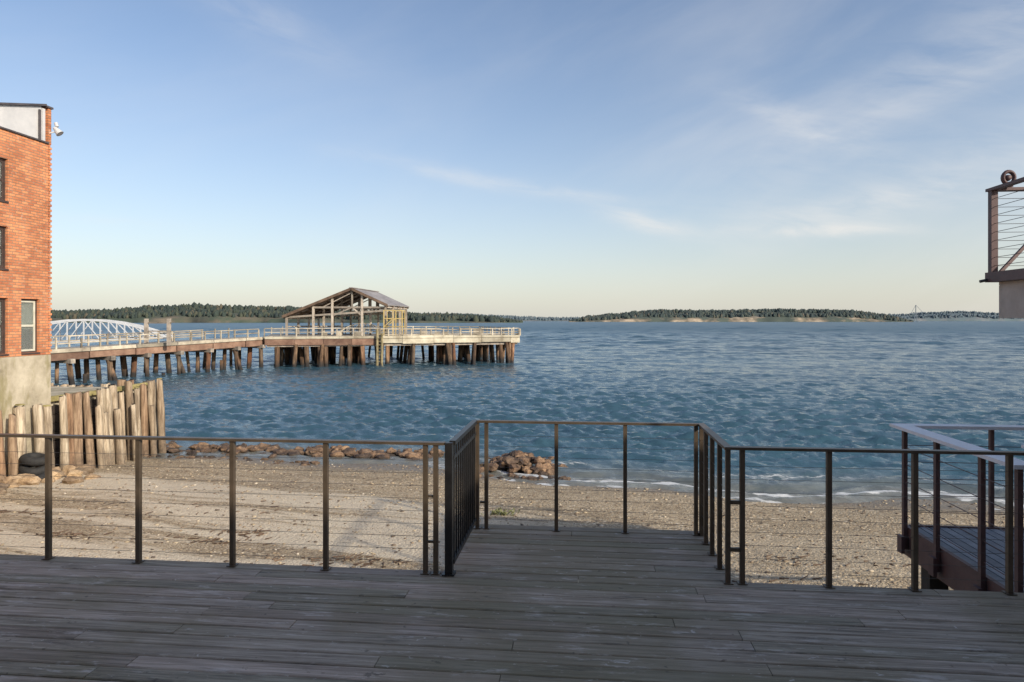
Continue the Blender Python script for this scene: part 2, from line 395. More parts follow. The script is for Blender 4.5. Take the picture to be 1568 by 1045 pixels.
# ------------------------------------------------------------------ our deck
ZD=2.74
deck=empty('wooden_deck')
mb=MB()
def row(v0,u0,u1,w=.134):
    u=u0-random.uniform(0,1.5)
    while u<u1:
        l=random.uniform(2.2,4.8); a=max(u,u0);b=min(u+l-.005,u1)
        if b-a>.05:
            dz=random.uniform(-.002,.002);tz=random.uniform(-.0025,.0025);e=.006;dv_=random.uniform(-.0015,.0015)
            z0=ZD-.036;z1=ZD+dz;vv=v0+dv_
            prof=[(vv,z0),(vv+w,z0),(vv+w,z1-e+tz),(vv+w-e,z1+tz),(vv+e,z1),(vv,z1-e)]
            vs=[(a,p[0],p[1]) for p in prof]+[(b,p[0],p[1]) for p in prof]
            fs=[tuple(range(6)),tuple(range(11,5,-1))]+[(i,i+6,(i+1)%6+6,(i+1)%6) for i in range(6)]
            mb.add(vs,fs)
        u+=l
EDGE=5.55
v=EDGE-.145
while v>-2.3: row(v,-9.5,4.9); v-=.145
v=EDGE
while v<6.72: row(v,-1.09,1.18); v+=.145
VB=v-.010
mb.make('deck_boards',[M_deck],deck)
mb=MB()
for vv in np.arange(-2,5.4,.6): mb.box((-9.4,vv,ZD-.23),(4.8,vv+.04,ZD-.05))
mb.box((-9.45,EDGE-.06,ZD-.27),(-1.1,EDGE-.015,ZD-.037)); mb.box((1.19,EDGE-.06,ZD-.27),(4.85,EDGE-.015,ZD-.037))
mb.box((-1.07,EDGE,ZD-.27),(-1.03,VB-.02,ZD-.037)); mb.box((1.12,EDGE,ZD-.27),(1.16,VB-.02,ZD-.037)); mb.box((-1.03,VB-.07,ZD-.27),(1.12,VB-.02,ZD-.037))
for uu in (-8,-4.5,-1,1.1,4.5):
    for vv in (0.5,5.2): mb.box((uu-.09,vv-.09,.3),(uu+.09,vv+.09,ZD-.24))
mb.make('deck_framing',[M_frame],deck)
rail=empty('deck_railing')
H=1.07
def post(mb,u,v,z0=ZD,w=.036,d=.040,top=H):
    mb.box((u-w/2,v-d/2,z0+.001),(u+w/2,v+d/2,z0+top-.02))
    mb.box((u-w/2-.018,v-d/2-.018,z0+.004),(u+w/2+.018,v+d/2+.018,z0+.010))
mb=MB()
VL,VR,VF=5.46,5.50,6.70
UL,UR=-1.035,1.135
for u in (-9.4,-8.06,-7.24,-6.42,-5.59,-4.59,-3.76,-2.92,-2.11,-1.27,-1.185): post(mb,u,VL)
for u in (1.245,1.896,2.525,3.20,3.85,4.5): post(mb,u,VR)
for u in (-.945,-.253,.413,1.085): post(mb,u,VF)
for v in (VR,5.82,6.15,6.45,VF): post(mb,UR,v)
post(mb,UL,VF)
tz=ZD+H-.01
mb.bar((-9.45,VL,tz),(-1.11,VL,tz),.062,.022)
mb.bar((UL-.03,VF,tz),(UR+.03,VF,tz),.062,.022)
mb.bar((UR,VF-.032,tz),(UR,VR+.032,tz),.062,.022)
mb.bar((UR-.03,VR,tz),(4.9,VR,tz),.062,.022)
for z in (.25,.62): mb.box((UR+.02,VR-.012,ZD+z),(UR+.10,VR+.012,ZD+z+.03)); mb.box((-1.26,VL-.01,ZD+z),(-1.19,VL+.01,ZD+z+.02)); mb.box((-1.01,VF-.01,ZD+z),(-.95,VF+.01,ZD+z+.02))
mb.make('posts_and_top_rail',[M_rail],rail)
mb=MB()
for k in range(9):
    z=ZD+.095+k*.103
    mb.cyl((-9.4,VL,z),(-1.18,VL,z),.0017,n=6); mb.cyl((UL,VF,z),(UR,VF,z),.0017,n=6)
    mb.cyl((UR,VF,z),(UR,VR,z),.0017,n=6); mb.cyl((UR,VR,z),(4.9,VR,z),.0017,n=6)
mb.make('cables',[M_cable],rail)
gate=empty('deck_gate')
mb=MB()
ux=-1.075
mb.box((ux-.030,VL-.033,ZD+.002),(ux+.030,VL+.033,ZD+H)); mb.box((ux-.05,VL-.055,ZD+.004),(ux+.05,VL+.055,ZD+.014))
mb.bar((UL-.02,VL+.036,tz),(UL-.02,VF-.036,tz),.05,.035)
mb.bar((UL-.02,VL+.036,ZD+.09),(UL-.02,VF-.03,ZD+.09),.035,.035)
mb.bar((UL-.02,VL+.036,tz-.12),(UL-.02,VF-.03,tz-.12),.03,.03)
n=11
for i in range(n):
    v=VL+.10+(VF-VL-.17)*i/(n-1); mb.box((UL-.028,v-.007,ZD+.10),(UL-.012,v+.007,ZD+H-.03))
mb.make('gate_panel',[M_black],gate)

# ------------------------------------------------------------------ neighbouring lower deck (right)
nd=empty('lower_deck')
ZL=2.59
u0,v0,v1,u1=3.47,5.68,7.72,9.0
mb=MB(); u=u0+.02
while u<u1:
    mb.box((u,v0,ZL-.03),(u+.085,v1,ZL)); u+=.10
mb.make('floor_boards',[M_grey],nd)
mb=MB()
mb.box((u0-.03,v0,ZL-.30),(u0+.012,v1+.03,ZL+.012)); mb.box((u0+.012,v1+.002,ZL-.30),(u1,v1+.04,ZL+.012))
mb.make('fascia',[M_plum],nd)
mb=MB()
for v in (7.66,7.0,6.25,5.75):
    mb.box((u0-.075,v-.024,ZL-.22),(u0-.035,v+.024,ZL+1.05))
    mb.box((u0-.11,v-.05,ZL-.26),(u0-.075,v+.05,ZL-.08))
for u in (4.35,5.2,6.1,7): mb.box((u-.020,v1+.045,ZL-.2),(u+.020,v1+.085,ZL+1.05))
for k in range(5):
    z=ZL+.14+k*.18
    mb.cyl((u0-.053,v0,z),(u0-.053,v1,z),.004,n=6); mb.cyl((u0,v1+.066,z),(u1,v1+.066,z),.004,n=6)
mb.make('rail_posts',[M_plum],nd)
mb=MB()
mb.box((u0-.13,v0,ZL+1.052),(u0+.05,v1+.13,ZL+1.085)); mb.box((u0+.051,v1-.02,ZL+1.052),(u1,v1+.13,ZL+1.085))
mb.box((4.25,v0,ZL+.97),(4.40,v1-.6,ZL+1.0))
mb.make('rail_cap',[M_alu],nd)
mb=MB()
for v in (5.8,7.4):
    for u in (u0+.12,7): mb.box((u-.09,v-.09,.3),(u+.09,v+.09,ZL-.31))
mb.make('support_posts',[M_frame],nd)

# ------------------------------------------------------------------ upper balcony (right)
bal=empty('balcony')
bu,bv=5.02,8.95; zf=5.33; bw=9.5; bv0=2.9
mb=MB()
mb.box((bu-.06,bv0,zf-.06),(bu,bv+.06,zf+.06)); mb.box((bu,bv,zf-.06),(bw,bv+.06,zf+.06))
mb.bar((bu,bv,zf),(bu,bv,zf+1.07),.075,.075)
for v in (7.25,5.6,4.2): mb.bar((bu,v,zf),(bu,v,zf+1.07),.05,.05)
for u in (6.4,7.8,9.2): mb.bar((u,bv,zf),(u,bv,zf+1.07),.05,.05)
mb.box((bu-.05,bv0,zf+1.06),(bu+.03,bv+.07,zf+1.095)); mb.box((bu+.031,bv-.05,zf+1.06),(bw,bv+.07,zf+1.095))
mb.bar((bu+.03,bv-.1,zf+.06),(bu+.9,bv-.03,zf+1.0),.035,.035)
mb.make('frame_and_rail',[M_plum],bal)
mb=MB()
mb.box((bu+.04,bv0,zf-.50),(bw,bv-.05,zf-.062))
mb.make('soffit_box',[M_soffit],bal)
mb=MB()
mb.box((bu+.002,bv0,zf-.06),(bw,bv-.002,zf+.02))
mb.make('floor',[M_grey],bal)
mb=MB()
mb.cyl((bu-.05,bv+.02,zf-.03),(bu-.14,bv+.02,zf-.05),.02,n=6)
for k in range(9):
    z=zf+.14+k*.103
    mb.cyl((bu,bv0,z),(bu,bv,z),.0035,n=6); mb.cyl((bu,bv,z),(bw,bv,z),.0035,n=6)
mb.make('cables',[M_cable],bal)
mb=MB()
c=Vector((bu+.12,bv-.1,zf+1.2))
vs=[];fs=[];n=18;m=8
for i in range(n):
    a=2*math.pi*i/n
    for j in range(m):
        b=2*math.pi*j/m; R=.065+.02*math.cos(b)
        vs.append(c+Vector((R*math.cos(a),.02*math.sin(b)*1.6,R*math.sin(a)*1.15)))
fs=[(i*m+j,((i+1)%n)*m+j,((i+1)%n)*m+(j+1)%m,i*m+(j+1)%m) for i in range(n) for j in range(m)]
mb.add(vs,fs); mb.cyl(c+Vector((0,0,-.11)),c+Vector((0,0,-.07)),.05,.04,12); mb.cyl(c+Vector((0,.02,-.0)),c+Vector((0,-.02,0)),.04,.03,12)
mb.make('corner_lantern',[M_plum],bal,smooth=True)

# ------------------------------------------------------------------ houses behind the camera
def simple_house(name,u0,u1,v0,v1,z0,z1,wins):
    e=empty(name); mb=MB(); mb.box((u0,v0,z0),(u1,v1,z1)); mb.make('walls',[M_siding],e)
    mb=MB(); mb.box((u0-.2,v0-.2,z1+.003),(u1+.2,v1+.25,z1+.25)); mb.make('roof',[M_coping],e)
    mb=MB(); mg=MB()
    for a,b,c,d in wins:
        mb.box((a-.07,v1+.001,c-.07),(b+.07,v1+.05,c)); mb.box((a-.07,v1+.001,d),(b+.07,v1+.05,d+.07))
        mb.box((a-.07,v1+.001,c+.001),(a,v1+.05,d-.001)); mb.box((b,v1+.001,c+.001),(b+.07,v1+.05,d-.001)); mb.box(((a+b)/2-.025,v1+.021,c+.001),((a+b)/2+.025,v1+.05,d-.001))
        mg.box((a+.001,v1+.003,c+.001),(b-.001,v1+.02,d-.001))
    mb.make('window_frames',[M_winframe],e); mg.make('window_glass',[M_glass],e)
M_siding=noisy('pale_siding',(.50,.46,.41),(.64,.60,.54),1,.8,.004,vec=(1,1,9))
simple_house('unseen_shade_house',-12.5,16,-9,-2.4,.5,9.25,[(-11,-8.6,ZD+.1,ZD+2.2),(-6,-3.6,ZD+.1,ZD+2.2),(-2,1.6,ZD+.1,ZD+2.2),(2.4,4,ZD+.9,ZD+2.2),(-6,-3.6,6,7.4),(-1.6,1,6,7.4)])  # house out of view, length and height chosen so its shadow covers the deck
simple_house('neighbor_house',5.0,14,-2.1,2.6,.5,6.5,[(5.6,7.6,ZD,ZD+2.1),(9,11,ZD,ZD+2.1)])

# ------------------------------------------------------------------ brick building
bb=empty('brick_building')
UW=-15.56; VC=18.5; VN=6.0; ULF=-27
zc,zb,zt=2.62,3.80,9.96
wins=[]
for z0,z1 in ((3.89,5.41),(6.2,7.35),(8.04,9.19)):
    for k in range(6):
        a=.33+k*1.08
        if k==0 and z0>4: continue
        wins.append((VC-a-.64,VC-a,z0,z1,k==0))
def facade(mb,U,v0,v1,z0,z1,ops,dep=.14):
    vs=sorted({v0,v1,*[o[0] for o in ops],*[o[1] for o in ops]}); zs=sorted({z0,z1,*[o[2] for o in ops],*[o[3] for o in ops]})
    for i in range(len(vs)-1):
        for j in range(len(zs)-1):
            cv=(vs[i]+vs[i+1])/2;cz=(zs[j]+zs[j+1])/2
            if any(o[0]<cv<o[1] and o[2]<cz<o[3] for o in ops): continue
            mb.add([(U,vs[i],zs[j]),(U,vs[i+1],zs[j]),(U,vs[i+1],zs[j+1]),(U,vs[i],zs[j+1])],[(0,1,2,3)])
    for o in ops:
        a,b,c,d=o[:4]
        for q in ([(a,c),(a,d)],[(b,d),(b,c)],[(b,c),(a,c)],[(a,d),(b,d)]):
            (p1,p2),(p3,p4)=q
            mb.add([(U,p1,p2),(U,p3,p4),(U-dep,p3,p4),(U-dep,p1,p2)],[(0,1,2,3)])
mb=MB(); facade(mb,UW,VN,VC,zb,zt,wins)
mb.add([(UW,VC,zb),(ULF,VC,zb),(ULF,VC,zt),(UW,VC,zt)],[(0,1,2,3)])
mb.add([(UW,VN,zb),(ULF,VN,zb),(ULF,VN,zt),(UW,VN,zt)],[(0,1,2,3)])
mb.add([(ULF,VN,zb),(ULF,VC,zb),(ULF,VC,zt),(ULF,VN,zt)],[(0,1,2,3)])
mb.box((UW-.3,VC-.012,zt+.002),(UW+.012,VC+.10,zt+1.05))
z=zb+.01
while z<zt-.02:
    mb.box((UW-.2,VC+.001,z),(UW+.03,VC+.10,z+.066)) if int(z/.076)%2 else mb.box((UW-.2,VC+.001,z),(UW+.012,VC+.07,z+.066)); z+=.076
mb.make('brick_walls',[M_brick],bb)
mb=MB(); mb.box((ULF,VN,.3),(UW+.03,VC+.06,zb-.003)); mb.make('concrete_base',[M_conc],bb)
mb=MB()
mb.hexa([(UW-.25,VC-3,zt+.05),(UW-.03,VC-3,zt+.05),(UW-.03,VC-.22,zt+.05),(UW-.25,VC-.22,zt+.05),
         (UW-.25,VC-3,zt+.25),(UW-.03,VC-3,zt+.25),(UW-.03,VC-.22,11.0),(UW-.25,VC-.22,11.0)])
mb.box((UW-.22,VC-.2,zt+.06),(UW-.01,VC-.1,zt+1.0))
mb.box((UW-.25,VN,zt+.05),(UW-.03,VC-3.003,zt+.25))
mb.make('white_parapet',[M_white],bb)
mb=MB()
mb.box((UW-.3,VN,zt+.003),(UW+.05,VC-.02,zt+.047))
mb.hexa([(UW-.3,VC-3,zt+.253),(UW+.04,VC-3,zt+.253),(UW+.04,VC-.1,11.01+.04),(UW-.3,VC-.1,11.01+.04),
         (UW-.3,VC-3,zt+.31),(UW+.04,VC-3,zt+.31),(UW+.04,VC-.1,11.11),(UW-.3,VC-.1,11.11)])
mb.box((UW-.35,VC-.09,zt+1.055),(UW+.05,VC+.14,zt+1.11))
mb.box((UW-.005,VC-.36,zt+.06),(UW+.03,VC-.30,zt+.92))
mb.box((ULF,VN,zt),(UW-.31,VC,zt+.1))
mb.make('coping_and_roof',[M_coping],bb)
mf=MB();ms=MB();mg=MB();mc=MB()
for a,b,c,d,main in wins:
    U=UW-.08
    mf.box((U-.04,a,c),(U,a+.045,d)); mf.box((U-.04,b-.045,c),(U,b,d)); mf.box((U-.04,a+.046,c),(U,b-.046,c+.04)); mf.box((U-.04,a+.046,d-.05),(U,b-.046,d))
    U2=U-.012; ms_=ms if main else mf
    ms_.box((U2-.03,a+.046,c+.041),(U2,a+.10,d-.051)); ms_.box((U2-.03,b-.10,c+.041),(U2,b-.046,d-.051)); mz=(c+d)/2
    ms_.box((U2-.03,a+.101,mz-.03),(U2,b-.101,mz+.03)); ms_.box((U2-.03,a+.101,c+.041),(U2,b-.101,c+.09)); ms_.box((U2-.03,a+.101,d-.10),(U2,b-.101,d-.051))
    mg.box((U2-.024,a+.10,c+.08),(U2-.02,b-.10,d-.09))
    mf.box((UW-.13,a+.002,c-.05),(UW+.03,b-.002,c-.002))
    if main: mc.box((U2-.10,a,mz-.1),(U2-.09,b,d)) 
ms.make('window_sashes',[M_sash],bb);mf.make('window_frames',[M_winframe],bb)
t=NT('pane_glass'); t.b.inputs['Transmission Weight'].default_value=.85; t.b.inputs['IOR'].default_value=1.1; M_pane=t.out((.75,.8,.75),.02,spec=.9)
mg.make('window_panes',[M_pane],bb);mc.make('window_curtains',[M_curtain],bb)
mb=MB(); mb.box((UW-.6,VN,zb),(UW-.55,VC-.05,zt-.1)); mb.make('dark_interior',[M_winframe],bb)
mb=MB(); mb.cyl((UW+.0,VC+.05,10.3),(UW+.16,VC+.12,10.36),.02,n=8); mb.cyl((UW+.10,VC+.12,10.48),(UW+.24,VC+.16,10.30),.05,.11,14); mb.cyl((UW+.17,VC+.13,10.5),(UW+.13,VC+.13,10.62),.05,.05,10)
mb.make('flood_lamp',[M_white],bb)

# ------------------------------------------------------------------ bulkhead of pilings
bk=empty('piling_bulkhead')
mb=MB(); ml=MB()
UB=-15.30; v=8.0
while v<23.5:
    r=random.uniform(.095,.15); h=2.62+random.uniform(-.28,.16)
    if v<18.3: h=2.45+random.uniform(-.2,.1)
    uu=UB+random.uniform(-.05,.12)
    mb.cyl((uu+random.uniform(.0,.2),v+random.uniform(-.08,.08),-.4),(uu,v,h),r*1.15,r*.88,12,9,.17)
    if random.random()<.35: ml.cyl((uu,v,h+.03),(uu,v,h+.06),r*.9,r*.7,10)
    if random.random()<.22 and v<22.9:
        uo=UB+r*2+random.uniform(0,.15); h2=random.uniform(1.7,2.55); mb.cyl((uo+.14,v+.1,-.4),(uo,v+.1,h2),r*.95,r*.75,12,9,.17)
    v+=r*2+random.uniform(.07,.24)
u=UB-.2
while u>-26:
    r=random.uniform(.13,.17); mb.cyl((u,23.45,-1),(u,23.4,2.5+random.uniform(-.2,.1)),r,r*.95,12,6,.1); u-=r*2+.02
mb.make('pilings',[M_pile],bk,smooth=True)
mb=MB(); z=.2
while z<2.2: mb.box((UB-.36,7.9,z),(UB-.31,23.2,z+.24)); z+=.26
mb.make('lagging_planks',[M_shadowwood],bk)
v=18.57
while v<23.2: ml.box((UB-.44,v,2.40),(UB-.30,min(v+1.2,23.3),2.52+random.uniform(0,.05))); v+=1.23
ml.make('lichen_cap_timber',[M_lichen],bk)
mb=MB(); mb.box((-26,18.57,2.1),(UB-.45,23.17,2.38)); mb.make('fill',[M_conc],bk)
def tyre(name,loc,R,r,rx,rz):
    vs=[];n=26;m=10
    for i in range(n):
        a=2*math.pi*i/n
        for j in range(m):
            b=2*math.pi*j/m; tr=1+.05*(i%2)*(math.cos(b)>.3)
            rr=R+r*math.cos(b)*tr; vs.append(Vector((rr*math.cos(a),rr*math.sin(a),r*1.15*math.sin(b))))
    fs=[(i*m+j,((i+1)%n)*m+j,((i+1)%n)*m+(j+1)%m,i*m+(j+1)%m) for i in range(n) for j in range(m)]
    mb=MB(); mb.add(vs,fs); o=mb.make(name,[M_rubber],smooth=True); o.location=loc; o.rotation_euler=(rx,.1,rz)
p=D(-14.85,17.2); tyre('old_tire',(p.x,p.y,.80),.27,.11,.35,.3)
p=D(-14.82,17.15); tyre('old_tire.001',(p.x,p.y,1.02),.25,.10,.15,.9)
p=D(-14.75,17.0); tyre('old_tire.002',(p.x,p.y,.58),.27,.11,.2,.1)
mb=MB()
for i in range(40):
    p=D(-14.6+random.gauss(0,.35),17.0+random.uniform(-1.8,1.9)); z=float(ground_z(np.array(p.x),np.array(p.y)))
    mb.rock((p.x,p.y,z+random.uniform(0,.12)),random.uniform(.1,.26),.7)
mb.make('bulkhead_rubble',[rockm('pale_rubble',(.14,.10,.07),(.36,.28,.19),(.58,.48,.34))])

# ------------------------------------------------------------------ pier
pier=empty('pier',0)
P0=Vector((-38.6,38,2.30));P1=Vector((-24.2,69.8,3.10))
wd_=(P1-P0).normalized(); wn=Vector((-wd_.y,wd_.x,0)).normalized(); W=4.2
mb=MB();mfas=MB();mrl=MB();mpl=MB();mcap=MB()
dv=Vector((0,0,1))
def slab(m,a,b,z1,z2,n0,n1):
    m.hexa([a+wn*n0+dv*z1,b+wn*n0+dv*z1,b+wn*n1+dv*z1,a+wn*n1+dv*z1,a+wn*n0+dv*z2,b+wn*n0+dv*z2,b+wn*n1+dv*z2,a+wn*n1+dv*z2])
slab(mb,P0,P1,-.2,-.01,0,W)
k=9
for i in range(k):
    a=P0.lerp(P1,i/k);b=P0.lerp(P1,(i+1)/k-.003)
    slab(mfas,a,b,-.66-random.uniform(0,.14),-.203,.03,.4); slab(mfas,a,b,-.62,-.203,W-.4,W-.08)
    slab(mrl,a,b,-.17,.10,-.08,-.003)
def railing(m,a,b,n,h=.95,off=Vector((0,0,0)),w=.11):
    a=a+off;b=b+off
    for i in range(n+1):
        p=a.lerp(b,i/n); p=p+(a-b).normalized()*random.uniform(-.2,.2); m.bar(p,p+dv*(h+random.uniform(-.06,.08)),w,w,(b-a))
    for z in (h-.02,h*.55,h*.25):
        if z<h*.3 and w<.12: continue
        for i in range(0,n,2):
            if random.random()<.06: continue
            p=a.lerp(b,i/n)+dv*(z+random.uniform(-.02,.02));q=a.lerp(b,min(1,(i+2)/n)-.002)+dv*(z+random.uniform(-.02,.02)); m.bar(p,q,.05,.09)
railing(mrl,P0,P0.lerp(P1,.94),20,.90,wn*.08); railing(mrl,P0,P0.lerp(P1,.94),20,.90,wn*(W-.1))
for i in range(11):
    c=P0+(P1-P0)*(i+.4)/11
    mcap.bar(c+wn*(-.35)+dv*(-.84),c+wn*(W+.3)+dv*(-.84),.36,.34)
    for off in (.1,1.5,2.9,W-.1):
        lean=random.uniform(-.5,.5); ro=random.uniform(.13,.23)
        mpl.cyl(c+wn*(off-.1)+wd_*lean+Vector((0,0,-c.z-2)),c+wn*off+dv*(-1.0),ro*1.1,ro,9,3,.12)
    if i%2: mpl.cyl(c+wn*(-1.0)+wd_*.5+Vector((0,0,-c.z-2)),c+wn*.3+dv*(-1.0),.2,.17,9,3,.1)
    if random.random()<.6: 
        h=random.uniform(.3,1.3); cc=c+wd_*1.6+wn*random.uniform(-.3,.8); mpl.cyl((cc.x,cc.y,-2),(cc.x+.05,cc.y,h),.18,.14,9,3,.14)
A=Vector((-24.6,67.9,3.12));C=Vector((.85,76.0,3.12)); pd=(C-A).normalized(); pn=Vector((-pd.y,pd.x,0)); PD=17; PL=(C-A).length
def pp(s,n,z): return A+pd*s+pn*n+dv*z
def pslab(m,s0,s1,n0,n1,z0,z1): m.hexa([pp(s0,n0,z0),pp(s1,n0,z0),pp(s1,n1,z0),pp(s0,n1,z0),pp(s0,n0,z1),pp(s1,n0,z1),pp(s1,n1,z1),pp(s0,n1,z1)])
pslab(mb,0,PL,0,PD,-.22,0)
sB=11.3
for i in range(4): pslab(mfas,i*sB/4,(i+1)*sB/4-.03,-.02,.3,-.72-random.uniform(0,.15),-.223)
mcr=MB()
s=sB
while s<PL-.1:
    l=min(random.uniform(1.6,3.4),PL-s); pslab(mcr,s,s+l-.03,-.12,.2,-.72+random.uniform(-.08,.06),-.223); pslab(mcr,s,s+l-.03,-.15,-.003,-.18,.06+random.uniform(0,.06)); s+=l
s=0
while s<sB-.3:
    l=min(random.uniform(2.2,4),sB-s); pslab(mcr,s,s+l-.03,-.08,-.003,-.18,.06); s+=l
pslab(mfas,PL-.3,PL+.02,.22,PD,-.68,-.223)
mrl2=MB()
railing(mrl2,pp(sB,.05,0),pp(PL,.05,0),14,.82,w=.13); railing(mrl2,pp(0,.1,0),pp(sB,.1,0),8,.9); railing(mrl2,pp(PL-.1,.1,0),pp(PL-.1,PD,0),9,.85); railing(mrl2,pp(0,PD,0),pp(PL,PD,0),18,.9)
for i in range(10):
    s=sB+.6+i*1.6; mrl2.box(pp(s,.3,0.0),pp(s+.5,.5,.25))
for i in range(7):
    s=random.uniform(2,PL-2); n0=random.uniform(2,5); mrl2.box(pp(s,n0,0),pp(s+random.uniform(.4,1.4),n0+.5,random.uniform(.3,.7)))
for n0 in (.35,2.4,4.6,7,9.5,12,14.4,16.6):
    for s0 in [1.2,2.4,3.6,5,6.2,7.4,8.7,10,12.2,15,18.2,19.0,21.4,24.2,25.6]:
        if s0>11.5 and n0>4 and random.random()<.3: continue
        s=s0+random.uniform(-.45,.45); top=pp(s,n0,-.98)
        bot=top+pd*random.uniform(-.5,.5); bot.z=-2; ro=random.uniform(.13,.25)
        mpl.cyl(bot,top,ro*1.1,ro,9,3,.14)
    pslab(mcap,.2,PL-.2,n0-.17,n0+.17,-.98,-.725)
for s in (18.5,18.8,19.2,25.2,25.6,26.0,3.0,5.6,8.2,11.6,14.9,21.6):
    top=pp(s,.1,-.75); bot=top+pd*random.uniform(-.7,.7)-pn*.8; bot.z=-2; mpl.cyl(bot,top,.22,.18,9,3,.1)
myl=MB()
q=pp(11.0,-.35,0); myl.cyl((q.x,q.y,-2),(q.x,q.y,3.9),.15,.13,9,3,.05); q=pp(11.45,-.35,0); myl.cyl((q.x,q.y,-2),(q.x+.05,q.y,3.5),.14,.12,9,3,.05)
for i in range(9): myl.bar(pp(11,-.36,-2.6+i*.35),pp(11.45,-.36,-2.6+i*.35),.05,.05)
myl.make('ladder_piles',[noisy('algae_pile',(.12,.10,.05),(.38,.31,.17),2,.9,.02)],pier)
mb.make('pier_decking',[M_pierdeck],pier); mfas.make('fascia_beams',[M_rust],pier); mcr.make('cream_fascia',[M_cream],pier)
mrl.make('walkway_railing',[M_prail],pier); mrl2.make('platform_railing',[M_prail],pier)
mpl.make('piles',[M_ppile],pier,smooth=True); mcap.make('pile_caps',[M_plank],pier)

# shelter
sh=empty('pier_shelter',0)
Y0,Y1=75.6,85.5; zd=3.12
def sx(x,y): return x+.075*(y-Y0)
rx,lx,ex=-17.7,-25.3,-13.7; zr,zl,ze=8.30,5.2,6.45
mr=MB(); mu=MB()
def roofp(m,xa,za,xb,zb_,t0,t1,ya,yb):
    m.hexa([(sx(xa,ya),ya,za+t0),(sx(xb,ya),ya,zb_+t0),(sx(xb,yb),yb,zb_+t0),(sx(xa,yb),yb,za+t0),(sx(xa,ya),ya,za+t1),(sx(xb,ya),ya,zb_+t1),(sx(xb,yb),yb,zb_+t1),(sx(xa,yb),yb,za+t1)])
roofp(mr,lx,zl,rx,zr,0,.10,Y0-.4,Y1+.4); roofp(mr,rx,zr,ex,ze,0,.10,Y0-.4,Y1+.4)
mr.bar((sx(rx,Y0-.5),Y0-.5,zr+.12),(sx(rx,Y1+.5),Y1+.5,zr+.12),.4,.08)
mr.make('roof',[M_roof],sh)
def rz(x): return zr-(rx-x)*(zr-zl)/(rx-lx) if x<rx else zr-(x-rx)*(zr-ze)/(ex-rx)
for j in range(5):
    y=Y0+(Y1-Y0)*j/4
    mu.bar((sx(lx,y),y,zl-.12),(sx(rx,y),y,zr-.12),.14,.22); mu.bar((sx(ex,y),y,ze-.12),(sx(rx,y),y,zr-.12),.14,.22)
for x in np.linspace(lx+.3,ex-.3,12):
    mu.bar((sx(x,Y0-.3),Y0-.3,rz(x)-.06),(sx(x,Y1+.3),Y1+.3,rz(x)-.06),.1,.1)
mu.bar((sx(lx,Y0-.42),Y0-.42,zl),(sx(rx,Y0-.42),Y0-.42,zr),.05,.28); mu.bar((sx(ex,Y0-.42),Y0-.42,ze),(sx(rx,Y0-.42),Y0-.42,zr),.05,.28)
mu.make('rafters',[M_dkwood],sh)
mp=MB(); posts=[lx+.35,-22.0,-19.9,-16.6,ex-.3]
for j in range(4):
    y=Y0+(Y1-Y0)*j/3
    for x in posts: mp.bar((sx(x,y),y,zd),(sx(x,y),y,rz(x)-.1),.22,.22)
    if j in (0,3): mp.bar((sx(lx+.3,y),y,5.15),(sx(ex-.2,y),y,5.9),.14,.2)
    mp.bar((sx(-22,y),y,6.25),(sx(ex-.3,y),y,6.25),.14,.2)
    mp.bar((sx(-19.9,y),y,5.3),(sx(rx,y),y,6.25),.12,.14); mp.bar((sx(-16.6,y),y,5.3),(sx(rx,y),y,6.25),.12,.14)
    mp.bar((sx(rx,y),y,6.25),(sx(rx,y),y,zr-.1),.16,.16); mp.bar((sx(-21,y),y,6.25),(sx(rx,y),y,7.9),.1,.1)
for x in (posts[0],posts[1],posts[4]): mp.bar((sx(x,Y0),Y0,rz(x)-.3),(sx(x,Y1),Y1,rz(x)-.3),.16,.2)
for x in posts[:2]: mp.bar((sx(x,Y0),Y0,zd+1),(sx(x,Y1),Y1,zd+1),.08,.12)
mp.make('posts_and_braces',[noisy('weathered_white_timber',(.24,.20,.16),(.54,.47,.38),1.2,.8,.01,rnd=.7)],sh)
my=MB()
for x in (-14.0,-13.0,-12.0):
    for y in (74.6,76.4): my.bar((x,y,zd),(x,y,5.9),.12,.12)
for y in (74.6,76.4):
    for z in (4.1,5.0,5.9): my.bar((-14.05,y,z),(-11.95,y,z),.1,.1)
    my.bar((-14,y,4.1),(-13,y,5),.08,.08)
my.make('ochre_gate_frame',[M_ylw],sh)

def gangway(name,pa,pb,hmax,width,nseg,w,base=.12,mat=M_gangw):
    e=empty(name,0); m=MB(); pa=Vector(pa);pb=Vector(pb); d=(pb-pa).normalized(); nn=Vector((-d.y,d.x,0)).normalized()*width
    for o in (Vector((0,0,0)),nn):
        pts=[];bs=[]
        for i in range(nseg+1):
            t_=i/nseg; b=pa.lerp(pb,t_)+o; bs.append(b); pts.append(b+dv*(base+hmax*(1-(2*t_-1)**2)))
        for i in range(nseg):
            m.bar(bs[i],bs[i+1],w,w*1.3); m.bar(pts[i],pts[i+1],w,w*1.3)
            m.bar(bs[i],pts[i],w*.7,w*.7); 
            if i<nseg/2: m.bar(bs[i],pts[i+1],w*.55,w*.55)
            else: m.bar(pts[i],bs[i+1],w*.55,w*.55)
        m.bar(bs[-1],pts[-1],w*.7,w*.7)
    for i in range(nseg): 
        p=pa.lerp(pb,i/nseg); m.bar(p,p+nn,w*.6,w*.6)
    m.make('truss',[mat],e)
    m=MB(); m.hexa([pa+nn*.05,pb+nn*.05,pb+nn*.95,pa+nn*.95,pa+nn*.05+dv*.08,pb+nn*.05+dv*.08,pb+nn*.95+dv*.08,pa+nn*.95+dv*.08]); m.make('walkway',[M_grey],e)
gangway('gangway_bridge',(-46.5,60,2.7),(-31.2,61.5,3.25),1.75,1.5,11,.13)
